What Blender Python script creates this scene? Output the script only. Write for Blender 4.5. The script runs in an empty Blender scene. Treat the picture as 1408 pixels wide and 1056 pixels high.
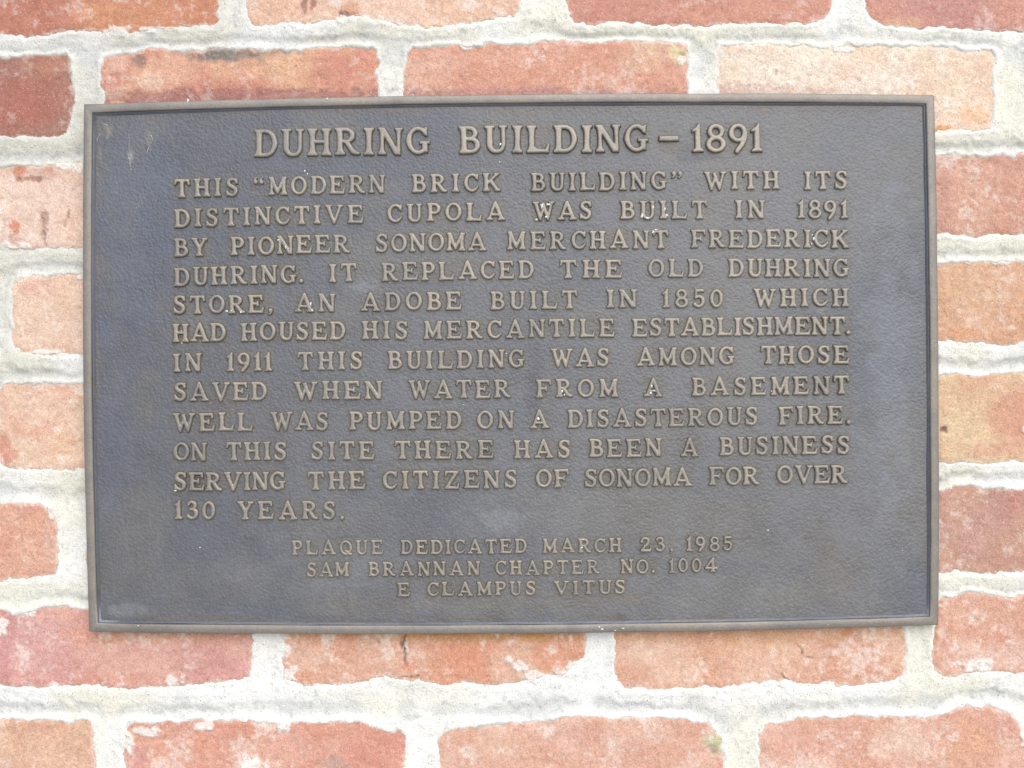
import bpy, math, random
import numpy as np
from mathutils import Vector

# ------------------------------------------------------------------ camera, light, exposure
SC = bpy.context.scene
S = 0.000522            # metres on the wall per unit of the survey grid
CX, CY = 704.0, 528.0   # survey grid centre
EYE = 1.50              # height of the plaque centre above the pavement
DIST = 0.76
TILT = math.radians(0.45)

cam = bpy.data.cameras.new('camera'); camo = bpy.data.objects.new('camera', cam)
SC.collection.objects.link(camo); SC.camera = camo
cam.sensor_width = 36; cam.lens = 36 * DIST / (1408 * S)
cam.clip_start = 0.01; cam.clip_end = 100
camo.location = (0, -DIST, EYE)
camo.rotation_euler = (math.radians(90), 0, 0)
camo.rotation_mode = 'QUATERNION'
from mathutils import Quaternion
camo.rotation_quaternion = Quaternion((0, 1, 0), TILT) @ Quaternion((1, 0, 0), math.radians(90))

SUN_EL, SUN_AZ = math.radians(40), math.radians(16)      # azimuth measured from straight in front of the wall, negative = left
W = bpy.data.worlds.new("World"); SC.world = W; W.use_nodes = True
nt = W.node_tree
sky = nt.nodes.new('ShaderNodeTexSky'); sky.sky_type = 'NISHITA'; sky.sun_disc = False
sky.sun_elevation = SUN_EL; sky.sun_rotation = math.pi + SUN_AZ * -1
sky.air_density = 1.0; sky.dust_density = 1.5; sky.ozone_density = 1.0
bg = nt.nodes['Background']; nt.links.new(sky.outputs[0], bg.inputs[0]); bg.inputs[1].default_value = 0.065
sl = bpy.data.lights.new('sun', 'SUN'); so = bpy.data.objects.new('sun', sl); SC.collection.objects.link(so)
sl.energy = 1.5; sl.angle = math.radians(80); sl.color = (1.0, 0.965, 0.915)
sd = Vector((math.sin(SUN_AZ) * math.cos(SUN_EL), -math.cos(SUN_AZ) * math.cos(SUN_EL), math.sin(SUN_EL)))
so.rotation_euler = sd.to_track_quat('Z', 'Y').to_euler()
so.location = (0, -2, 3)
SC.view_settings.view_transform = 'Standard'; SC.view_settings.look = 'None'
SC.view_settings.gamma = 1; SC.view_settings.exposure = 1.72
KEXP = 2.0      # what a display value is divided by to get the albedo

# ------------------------------------------------------------------ helpers
def lin(c):
    c = np.asarray(c, float) / 255.0
    return np.where(c <= 0.04045, c / 12.92, ((c + 0.055) / 1.055) ** 2.4)
def alb(c): return lin(c) / KEXP
def balb(c, k=0.66): return lin(255 - (255 - np.asarray(c, float)) * k) / KEXP * np.array([0.98, 1.02, 0.95])      # brick swatches were noted too deep

ct, st_ = math.cos(TILT), math.sin(TILT)
def P(px, py, h=0.0):
    """survey grid -> wall plane x, z at height h (m) proud of the brick faces"""
    k = (DIST - h) / DIST * S
    u = (np.asarray(px, float) - CX) * k; v = -(np.asarray(py, float) - CY) * k
    # the survey is tilted against the courses by TILT
    return u * ct + v * st_, -u * st_ + v * ct + EYE

def hsh(ix, iy, seed):
    h = (ix.astype(np.int64) * 374761393 + iy.astype(np.int64) * 668265263 + seed * 1442695041) & 0xFFFFFFFF
    h = ((h ^ (h >> 13)) * 1274126177) & 0xFFFFFFFF
    h = h ^ (h >> 16)
    return (h & 0xFFFFFF) / float(0xFFFFFF)
def vn(x, y, seed=0):
    x0 = np.floor(x); y0 = np.floor(y); fx = x - x0; fy = y - y0
    fx = fx * fx * fx * (fx * (fx * 6 - 15) + 10); fy = fy * fy * fy * (fy * (fy * 6 - 15) + 10)
    a = hsh(x0, y0, seed); b = hsh(x0 + 1, y0, seed); c = hsh(x0, y0 + 1, seed); d = hsh(x0 + 1, y0 + 1, seed)
    return (a + (b - a) * fx) * (1 - fy) + (c + (d - c) * fx) * fy
def fbm(x, y, scale, octaves=4, seed=0, gain=0.5):
    """0-centred, about -1..1; scale in survey units"""
    s = 0; a = 1; t = 0; f = 1.0 / scale
    for o in range(octaves):
        s = s + a * (vn(x * f * 1.0 + 17.3 * o, y * f + 9.1 * o, seed + o * 101) * 2 - 1); t += a
        a *= gain; f *= 2.03
    return s / t * 1.6
def sm(a, b, x):
    t = np.clip((x - a) / (b - a), 0, 1); return t * t * (3 - 2 * t)

def poly_sdf(x, y, pts):
    pts = np.asarray(pts, float); n = len(pts)
    d = np.full(x.shape, 1e18); inside = np.zeros(x.shape, bool)
    for i in range(n):
        ax, ay = pts[i]; bx, by = pts[(i + 1) % n]
        ex, ey = bx - ax, by - ay; wx, wy = x - ax, y - ay
        L = ex * ex + ey * ey
        t = np.clip((wx * ex + wy * ey) / (L if L else 1), 0, 1)
        dx, dy = wx - ex * t, wy - ey * t
        d = np.minimum(d, dx * dx + dy * dy)
        if ay != by:
            c = ((ay > y) != (by > y)) & (x < (bx - ax) * (y - ay) / (by - ay) + ax)
            inside ^= c
    d = np.sqrt(d)
    return np.where(inside, -d, d)

def mesh_np(name, co, quads, mat, smooth=True, colors=None, attrs=None):
    me = bpy.data.meshes.new(name)
    me.vertices.add(len(co)); me.vertices.foreach_set('co', np.ascontiguousarray(co, dtype=np.float32).ravel())
    nq, k = quads.shape
    me.loops.add(nq * k); me.loops.foreach_set('vertex_index', quads.astype(np.int32).ravel())
    me.polygons.add(nq)
    me.polygons.foreach_set('loop_start', (np.arange(nq) * k).astype(np.int32))
    try: me.polygons.foreach_set('loop_total', np.full(nq, k, np.int32))
    except Exception: pass
    me.update(calc_edges=True)
    me.polygons.foreach_set('use_smooth', np.full(nq, smooth))
    if colors is not None:
        a = me.color_attributes.new('tint', 'FLOAT_COLOR', 'POINT')
        c4 = np.ones((len(co), 4), np.float32); c4[:, :3] = colors
        a.data.foreach_set('color', c4.ravel())
    for k_, v in (attrs or {}).items():
        a = me.attributes.new(k_, 'FLOAT', 'POINT'); a.data.foreach_set('value', np.asarray(v, np.float32).ravel())
    me.materials.append(mat)
    return me
def link(name, me, parent=None):
    o = bpy.data.objects.new(name, me); SC.collection.objects.link(o)
    if parent: o.parent = parent
    return o
def grid_cells(keep):
    """keep: bool (ny-1, nx-1) cells -> vertex index remap and quads"""
    ny, nx = keep.shape[0] + 1, keep.shape[1] + 1
    jj, ii = np.nonzero(keep)
    a = jj * nx + ii
    q = np.stack([a, a + nx, a + nx + 1, a + 1], 1)     # survey y runs down
    used = np.unique(q); remap = np.full(ny * nx, -1, np.int64); remap[used] = np.arange(len(used))
    return used, remap[q]

# ------------------------------------------------------------------ materials
def nodes(name):
    m = bpy.data.materials.new(name); m.use_nodes = True
    n = m.node_tree.nodes; l = m.node_tree.links
    return m, n, l, n['Principled BSDF']
def noise(n, l, co, scale, detail=4, rough=0.55):
    t = n.new('ShaderNodeTexNoise'); t.inputs['Scale'].default_value = scale
    t.inputs['Detail'].default_value = detail; t.inputs['Roughness'].default_value = rough
    l.new(co, t.inputs['Vector']); return t
def ramp(n, l, fac, stops):
    r = n.new('ShaderNodeValToRGB'); e = r.color_ramp.elements
    e[0].position, e[0].color = stops[0][0], (*stops[0][1], 1); e[1].position, e[1].color = stops[-1][0], (*stops[-1][1], 1)
    for p, c in stops[1:-1]:
        x = e.new(p); x.color = (*c, 1)
    l.new(fac, r.inputs[0]); return r
def mixc(n, l, a, b, fac, mode='MIX'):
    m = n.new('ShaderNodeMix'); m.data_type = 'RGBA'; m.blend_type = mode
    for s, i in ((fac, 0), (a, 6), (b, 7)):
        if isinstance(s, (int, float)): m.inputs[i].default_value = s
        elif isinstance(s, tuple): m.inputs[i].default_value = (*s, 1)
        else: l.new(s, m.inputs[i])
    return m.outputs[2]
def bump(n, l, h, dist, strength=1.0, nrm=None):
    b = n.new('ShaderNodeBump'); b.inputs['Distance'].default_value = dist; b.inputs['Strength'].default_value = strength
    l.new(h, b.inputs['Height'])
    if nrm: l.new(nrm, b.inputs['Normal'])
    return b.outputs[0]

def brick_material():
    m, n, l, b = nodes('fired_clay_brick')
    at = n.new('ShaderNodeAttribute'); at.attribute_name = 'tint'
    geo = n.new('ShaderNodeNewGeometry'); co = geo.outputs['Position']
    g1 = noise(n, l, co, 950, 3, 0.75)       # sand grain
    r1 = ramp(n, l, g1.outputs[0], [(0.3, (0.62, 0.62, 0.64)), (0.5, (1, 1, 1)), (0.68, (1.3, 1.34, 1.38))])
    c = mixc(n, l, at.outputs['Color'], r1.outputs[0], 0.75, 'MULTIPLY')
    g2 = noise(n, l, co, 260, 5, 0.65)
    r2 = ramp(n, l, g2.outputs[0], [(0.32, (0.8, 0.76, 0.74)), (0.5, (1, 1, 1)), (0.7, (1.15, 1.17, 1.2))])
    c = mixc(n, l, c, r2.outputs[0], 0.6, 'MULTIPLY')
    v = n.new('ShaderNodeTexVoronoi'); v.inputs['Scale'].default_value = 420; l.new(co, v.inputs['Vector'])
    v2 = n.new('ShaderNodeTexVoronoi'); v2.inputs['Scale'].default_value = 190; l.new(co, v2.inputs['Vector'])
    sp = ramp(n, l, v.outputs['Distance'], [(0.10, (1, 1, 1)), (0.17, (0, 0, 0))])
    c = mixc(n, l, c, mixc(n, l, c, (0.62, 0.52, 0.45), 0.4), sp.outputs[0], 'MIX')
    pit = ramp(n, l, v2.outputs['Distance'], [(0.07, (1, 1, 1)), (0.13, (0, 0, 0))])
    c = mixc(n, l, c, mixc(n, l, c, (0.10, 0.045, 0.035), 0.45), pit.outputs[0], 'MIX')
    l.new(c, b.inputs['Base Color']); b.inputs['Roughness'].default_value = 0.86
    b.inputs['Specular IOR Level'].default_value = 0.35
    n1 = bump(n, l, g1.outputs[0], 0.0004); n2 = bump(n, l, g2.outputs[0], 0.0011, 1, n1)
    l.new(n2, b.inputs['Normal']); return m
def mortar_material():
    m, n, l, b = nodes('lime_mortar')
    at = n.new('ShaderNodeAttribute'); at.attribute_name = 'tint'
    geo = n.new('ShaderNodeNewGeometry'); co = geo.outputs['Position']
    g1 = noise(n, l, co, 800, 3, 0.75); g2 = noise(n, l, co, 200, 5, 0.65)
    r1 = ramp(n, l, g1.outputs[0], [(0.3, (0.66, 0.67, 0.69)), (0.5, (1, 1, 1)), (0.7, (1.15, 1.15, 1.15))])
    c = mixc(n, l, at.outputs['Color'], r1.outputs[0], 0.6, 'MULTIPLY')
    r2 = ramp(n, l, g2.outputs[0], [(0.3, (0.90, 0.90, 0.91)), (0.5, (1, 1, 1)), (0.7, (1.1, 1.09, 1.07))])
    c = mixc(n, l, c, r2.outputs[0], 0.9, 'MULTIPLY')
    v = n.new('ShaderNodeTexVoronoi'); v.inputs['Scale'].default_value = 230; l.new(co, v.inputs['Vector'])
    pit = ramp(n, l, v.outputs['Distance'], [(0.06, (1, 1, 1)), (0.12, (0, 0, 0))])
    c = mixc(n, l, c, (0.16, 0.15, 0.14), pit.outputs[0], 'MIX')
    l.new(c, b.inputs['Base Color']); b.inputs['Roughness'].default_value = 0.92
    b.inputs['Specular IOR Level'].default_value = 0.3
    n1 = bump(n, l, g1.outputs[0], 0.0005); n2 = bump(n, l, g2.outputs[0], 0.0009, 1, n1)
    l.new(n2, b.inputs['Normal']); return m
def panel_material():
    m, n, l, b = nodes('patinated_leather_grain_bronze')
    at = n.new('ShaderNodeAttribute'); at.attribute_name = 'tint'
    geo = n.new('ShaderNodeNewGeometry'); co = geo.outputs['Position']
    # leather grain: small domed cells with creases between them
    w = noise(n, l, co, 90, 3, 0.5)
    wa = n.new('ShaderNodeVectorMath'); wa.operation = 'MULTIPLY_ADD'
    l.new(w.outputs['Color'], wa.inputs[0]); wa.inputs[1].default_value = (0.004, 0.004, 0.004); l.new(co, wa.inputs[2])
    v = n.new('ShaderNodeTexVoronoi'); v.feature = 'SMOOTH_F1'; v.inputs['Scale'].default_value = 500
    v.inputs['Smoothness'].default_value = 0.35; v.inputs['Randomness'].default_value = 1.0
    l.new(wa.outputs[0], v.inputs['Vector'])
    inv = n.new('ShaderNodeMath'); inv.operation = 'SUBTRACT'; inv.inputs[0].default_value = 1; l.new(v.outputs['Distance'], inv.inputs[1])
    g = noise(n, l, co, 300, 4, 0.6); g3 = noise(n, l, co, 45, 4, 0.55); g4 = noise(n, l, co, 1500, 2, 0.5)
    r = ramp(n, l, g.outputs[0], [(0.3, (0.84, 0.84, 0.86)), (0.5, (1, 1, 1)), (0.7, (1.15, 1.15, 1.15))])
    c = mixc(n, l, at.outputs['Color'], r.outputs[0], 0.8, 'MULTIPLY')
    r3 = ramp(n, l, g3.outputs[0], [(0.3, (0.86, 0.85, 0.84)), (0.5, (1, 1, 1)), (0.72, (1.14, 1.15, 1.17))])
    c = mixc(n, l, c, r3.outputs[0], 0.8, 'MULTIPLY')
    l.new(c, b.inputs['Base Color'])
    rr = n.new('ShaderNodeMapRange'); rr.inputs[1].default_value = 0.3; rr.inputs[2].default_value = 0.7
    rr.inputs[3].default_value = 0.42; rr.inputs[4].default_value = 0.55; l.new(g3.outputs[0], rr.inputs[0])
    l.new(rr.outputs[0], b.inputs['Roughness']); b.inputs['Metallic'].default_value = 0.1
    b.inputs['Specular IOR Level'].default_value = 0.42
    n1 = bump(n, l, inv.outputs[0], 0.00045, 0.65); n2 = bump(n, l, g3.outputs[0], 0.0005, 0.5, n1)
    n3 = bump(n, l, g4.outputs[0], 0.0001, 0.6, n2)
    l.new(n3, b.inputs['Normal']); return m
def bronze_material(name, top, flank, seed=0.0, attr=None, rough=0.42, metal=0.5):
    m, n, l, b = nodes(name)
    geo = n.new('ShaderNodeNewGeometry'); co = geo.outputs['Position']
    g = noise(n, l, co, 70, 5, 0.6); g2 = noise(n, l, co, 700, 4, 0.65)
    r = ramp(n, l, g.outputs[0], [(0.3, (0.82, 0.84, 0.86)), (0.5, (1, 1, 1)), (0.7, (1.16, 1.12, 1.06))])
    r2 = ramp(n, l, g2.outputs[0], [(0.3, (0.78, 0.78, 0.78)), (0.5, (1, 1, 1)), (0.72, (1.25, 1.22, 1.18))])
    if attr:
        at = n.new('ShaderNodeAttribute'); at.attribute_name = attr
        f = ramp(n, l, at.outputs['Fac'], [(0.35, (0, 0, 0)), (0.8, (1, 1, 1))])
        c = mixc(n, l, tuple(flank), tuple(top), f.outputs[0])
    else: c = mixc(n, l, tuple(top), tuple(flank), ramp(n, l, g.outputs[0], [(0.55, (0, 0, 0)), (0.75, (1, 1, 1))]).outputs[0])
    g0 = noise(n, l, co, 14, 4, 0.6); r0 = ramp(n, l, g0.outputs[0], [(0.34, (0.80, 0.80, 0.80)), (0.5, (1, 1, 1)), (0.66, (1.12, 1.08, 1.02))])
    c = mixc(n, l, c, r0.outputs[0], 0.8, 'MULTIPLY')
    c = mixc(n, l, c, r.outputs[0], 0.9, 'MULTIPLY'); c = mixc(n, l, c, r2.outputs[0], 0.8, 'MULTIPLY')
    l.new(c, b.inputs['Base Color']); b.inputs['Metallic'].default_value = metal
    b.inputs['Roughness'].default_value = rough
    l.new(bump(n, l, g2.outputs[0], 0.0003, 0.8), b.inputs['Normal']); return m
M_BRICK = brick_material(); M_MORTAR = mortar_material(); M_PANEL = panel_material()
M_FRAME = bronze_material('worn_bronze_frame', tuple(alb((143, 137, 131))), tuple(alb((128, 125, 118))), rough=0.45, metal=0.35)
M_BEAD = bronze_material('dark_patina_bead', tuple(alb((108, 111, 122))), tuple(alb((104, 101, 96))), rough=0.32, metal=0.45)
M_LETTER = bronze_material('worn_bronze_letter', tuple(alb((153, 147, 139))), tuple(alb((112, 100, 70))), attr='rise', rough=0.42, metal=0.35)  # yellowish flank colour paints in warm light reflected from the ground
def chalk_material():
    m, n, l, b = nodes('white_paint_drop')
    geo = n.new('ShaderNodeNewGeometry'); g = noise(n, l, geo.outputs['Position'], 1500, 3, 0.6)
    r = ramp(n, l, g.outputs[0], [(0.4, (0.3, 0.29, 0.26)), (0.62, (0.72, 0.71, 0.68))])
    l.new(r.outputs[0], b.inputs['Base Color']); b.inputs['Roughness'].default_value = 0.35; return m
M_DROP = chalk_material()
def scuff_material():
    m, n, l, b = nodes('pale_scuff')
    geo = n.new('ShaderNodeNewGeometry'); g = noise(n, l, geo.outputs['Position'], 900, 3, 0.6)
    r = ramp(n, l, g.outputs[0], [(0.35, (0.10, 0.105, 0.115)), (0.6, (0.36, 0.355, 0.34))])
    l.new(r.outputs[0], b.inputs['Base Color']); b.inputs['Roughness'].default_value = 0.5; return m
M_SCUFF = scuff_material()

# ------------------------------------------------------------------ the pavement in front of the wall (its bounce lights the plaque from below)
def pavement():
    m, n, l, b = nodes('sunlit_concrete')
    geo = n.new('ShaderNodeNewGeometry'); g = noise(n, l, geo.outputs['Position'], 6, 8, 0.65)
    r = ramp(n, l, g.outputs[0], [(0.3, (0.46, 0.45, 0.43)), (0.7, (0.62, 0.60, 0.57))])
    l.new(r.outputs[0], b.inputs['Base Color']); b.inputs['Roughness'].default_value = 0.9
    l.new(bump(n, l, g.outputs[0], 0.004), b.inputs['Normal'])
    co = np.array([(-15, -30, 0), (15, -30, 0), (15, 0.05, 0), (-15, 0.05, 0)], float)
    o = link('pavement', mesh_np('pavement', co, np.array([[0, 1, 2, 3]]), m, False)); o['kind'] = 'structure'
pavement()

# ------------------------------------------------------------------ the brick wall
wall = bpy.data.objects.new('brick_wall', None); SC.collection.objects.link(wall)
wall.location = (0, 0, 0)
wall['label'] = 'red and salmon brick wall with wide pale mortar joints behind the bronze plaque'
wall['category'] = 'brick wall'

# every visible brick: row, outline on the survey grid, base colour (as it looks), second colour, efflorescence, extra smears
def rect(x0, y0, x1, y1, r=5):
    return [(x0 + r, y0), ((x0 + x1) / 2, y0), (x1 - r, y0), (x1, y0 + r), (x1, y1 - r), (x1 - r, y1), ((x0 + x1) / 2, y1), (x0 + r, y1), (x0, y1 - r), (x0, y0 + r)]
BR = [
 # row 1
 (1, [(-84,-68),(296,-72),(301,-66),(302,28),(296,36),(150,44),(60,47),(0,51),(-80,52),(-88,44),(-88,-60)], (206,142,118), (196,132,116), .15),
 (1, [(340,-72),(712,-76),(718,-70),(718,8),(708,24),(660,30),(640,33),(590,40),(520,31),(498,22),(478,24),(462,30),(345,36),(339,26)], (232,190,172), (226,166,138), .45),
 (1, [(774,-78),(1148,-78),(1152,-20),(1147,2),(1137,26),(1126,33),(1000,34),(900,35),(810,34),(790,28),(777,12),(772,-10)], (202,120,98), (190,106,88), .08),
 (1, [(1184,-80),(1560,-84),(1562,36),(1408,43),(1320,41),(1215,38),(1198,29),(1188,10),(1182,-10)], (200,120,102), (188,112,100), .1),
 # row 2
 (2, [(-284,80),(0,77),(60,73),(92,72),(99,80),(102,100),(100,168),(94,182),(84,188),(0,190),(-280,194)], (178,128,116), (170,122,112), .08),
 (2, [(138,84),(144,75),(170,70),(210,67),(300,67),(420,64),(512,61),(519,66),(523,84),(520,100),(523,140),(523,176),(140,188),(137,150)], (216,146,110), (196,108,86), .12),
 (2, [(556,68),(566,62),(630,60),(640,63),(652,63),(665,57),(800,55),(938,55),(946,60),(948,80),(945,110),(946,170),(556,178),(552,120)], (216,146,126), (212,130,104), .18),
 (2, [(985,70),(990,59),(1060,58),(1130,62),(1200,59),(1290,60),(1310,64),(1326,69),(1362,67),(1369,74),(1371,90),(1366,120),(1368,150),(1366,178),(1350,183),(1290,183),(990,180),(984,110)], (244,216,200), (240,196,174), .5),
 (2, [(1412,68),(1780,66),(1786,180),(1412,182)], (205,140,118), (200,128,104), .1),
 # row 3
 (3, [(-22,234),(-14,228),(10,226),(60,226),(100,221),(124,220),(300,219),(356,218),(360,224),(360,330),(110,343),(60,342),(20,344),(0,336),(-18,340)], (228,184,168), (222,168,150), .5),
 (3, [(-408,232),(-60,228),(-55,340),(-408,346)], (206,150,128), (200,140,118), .2),
 (3, [(1170,212),(1291,214),(1310,210),(1370,213),(1392,216),(1400,211),(1550,210),(1552,322),(1408,324),(1300,327),(1170,330)], (206,136,112), (196,124,104), .35),
 # row 4
 (4, [(18,386),(26,379),(60,378),(108,374),(200,374),(400,372),(402,486),(110,490),(60,490),(30,488),(16,478),(15,460),(20,448),(14,420),(14,394)], (230,184,164), (224,170,146), .4),
 (4, [(-370,382),(-22,384),(-18,392),(-18,490),(-370,494)], (206,150,128), (200,140,118), .2),
 (4, [(1180,358),(1292,360),(1310,357),(1368,359),(1560,356),(1562,470),(1408,472),(1380,475),(1292,470),(1180,472)], (210,146,110), (204,134,96), .12),
 # row 5
 (5, [(4,528),(16,524),(112,524),(360,520),(362,640),(112,648),(30,647),(0,640),(-4,600),(-2,540)], (228,178,152), (218,150,124), .35),
 (5, [(-398,532),(-50,530),(-44,540),(-44,644),(-398,648)], (206,150,128), (200,140,118), .2),
 (5, [(1180,514),(1296,513),(1330,515),(1370,514),(1408,508),(1600,506),(1602,634),(1408,637),(1296,636),(1180,638)], (218,172,130), (206,134,102), .15),
 # row 6
 (6, [(-310,694),(0,689),(44,690),(60,695),(72,706),(79,724),(80,770),(77,788),(66,797),(0,799),(-308,804)], (214,142,116), (206,128,100), .15),
 (6, [(120,690),(500,686),(500,800),(120,806)], (214,150,125), (206,140,110), .15),
 (6, [(1170,668),(1292,672),(1312,668),(1336,665),(1400,671),(1480,668),(1482,788),(1408,788),(1370,790),(1292,789),(1170,792)], (186,122,100), (174,108,96), .3),
 # row 7
 (7, [(-34,838),(0,836),(20,842),(34,838),(60,834),(112,834),(348,832),(352,850),(350,900),(348,932),(336,938),(270,945),(220,949),(100,946),(0,945),(-30,946),(-36,930)], (218,150,136), (208,134,128), .3),
 (7, [(-424,842),(-72,840),(-70,944),(-424,950)], (206,150,128), (200,140,118), .2),
 (7, [(380,852),(382,832),(802,828),(805,850),(806,880),(800,905),(786,918),(770,930),(704,938),(676,944),(640,941),(612,945),(590,937),(560,936),(530,930),(510,938),(470,944),(420,943),(396,938),(386,926),(384,905),(390,896),(384,880)], (216,138,108), (220,160,136), .55),
 (7, [(844,840),(1244,832),(1247,850),(1248,900),(1246,930),(1228,940),(1180,944),(1100,942),(1072,940),(1000,948),(860,949),(848,938),(843,910),(841,870)], (228,172,148), (218,150,124), .45),
 (7, [(1284,826),(1296,819),(1310,820),(1336,812),(1370,818),(1420,818),(1660,814),(1662,928),(1400,928),(1370,925),(1340,928),(1300,934),(1288,924),(1280,900),(1284,880),(1282,850)], (226,170,154), (214,146,122), .4),
 # row 8
 (8, [(-260,992),(0,986),(60,990),(122,989),(130,996),(131,1100),(-258,1106)], (216,158,130), (210,146,116), .2),
 (8, [(166,1010),(172,1000),(186,992),(240,989),(300,990),(340,989),(380,992),(470,990),(496,992),(520,1000),(540,1003),(554,1000),(562,1012),(560,1040),(562,1104),(180,1108),(164,1090),(168,1050)], (219,146,124), (212,134,112), .4),
 (8, [(600,1020),(606,1004),(640,998),(690,994),(740,988),(860,984),(940,986),(966,990),(984,1000),(996,1014),(998,1100),(604,1104)], (224,168,150), (216,150,128), .35),
 (8, [(1042,1010),(1050,996),(1090,988),(1180,984),(1280,984),(1300,978),(1330,972),(1362,971),(1386,980),(1402,994),(1414,1014),(1416,1096),(1044,1102)], (226,164,146), (216,148,126), .35),
]
N_SEEN = len(BR)
rng = random.Random(5)
def beyond(row, x0, y0, x1, y1):
    c = rng.choice([(208,140,116), (222,168,146), (198,122,102), (216,150,118)])
    j = lambda: rng.uniform(-3, 3)
    pts = [(x + j(), y + j()) for x, y in rect(x0, y0, x1, y1, 8)]
    BR.append((row, pts, c, tuple(v - 10 for v in c), .25))
for x in (-330, 82, 494, 906, 1318): beyond(0, x, -215, x + 378, -105)
for x in (-230, 182, 594, 1006, 1418): beyond(9, x, 1142, x + 378, 1256)
beyond(1, -500, -66, -128, 52); beyond(8, 1456, 982, 1800, 1096)
beyond(3, 1592, 210, 1900, 322); beyond(4, 1600, 356, 1900, 470); beyond(5, 1642, 506, 1900, 634); beyond(6, 1520, 668, 1880, 788)
beyond(1, 1600, -84, 1900, 36); beyond(8, -520, 990, -300, 1106)

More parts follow.
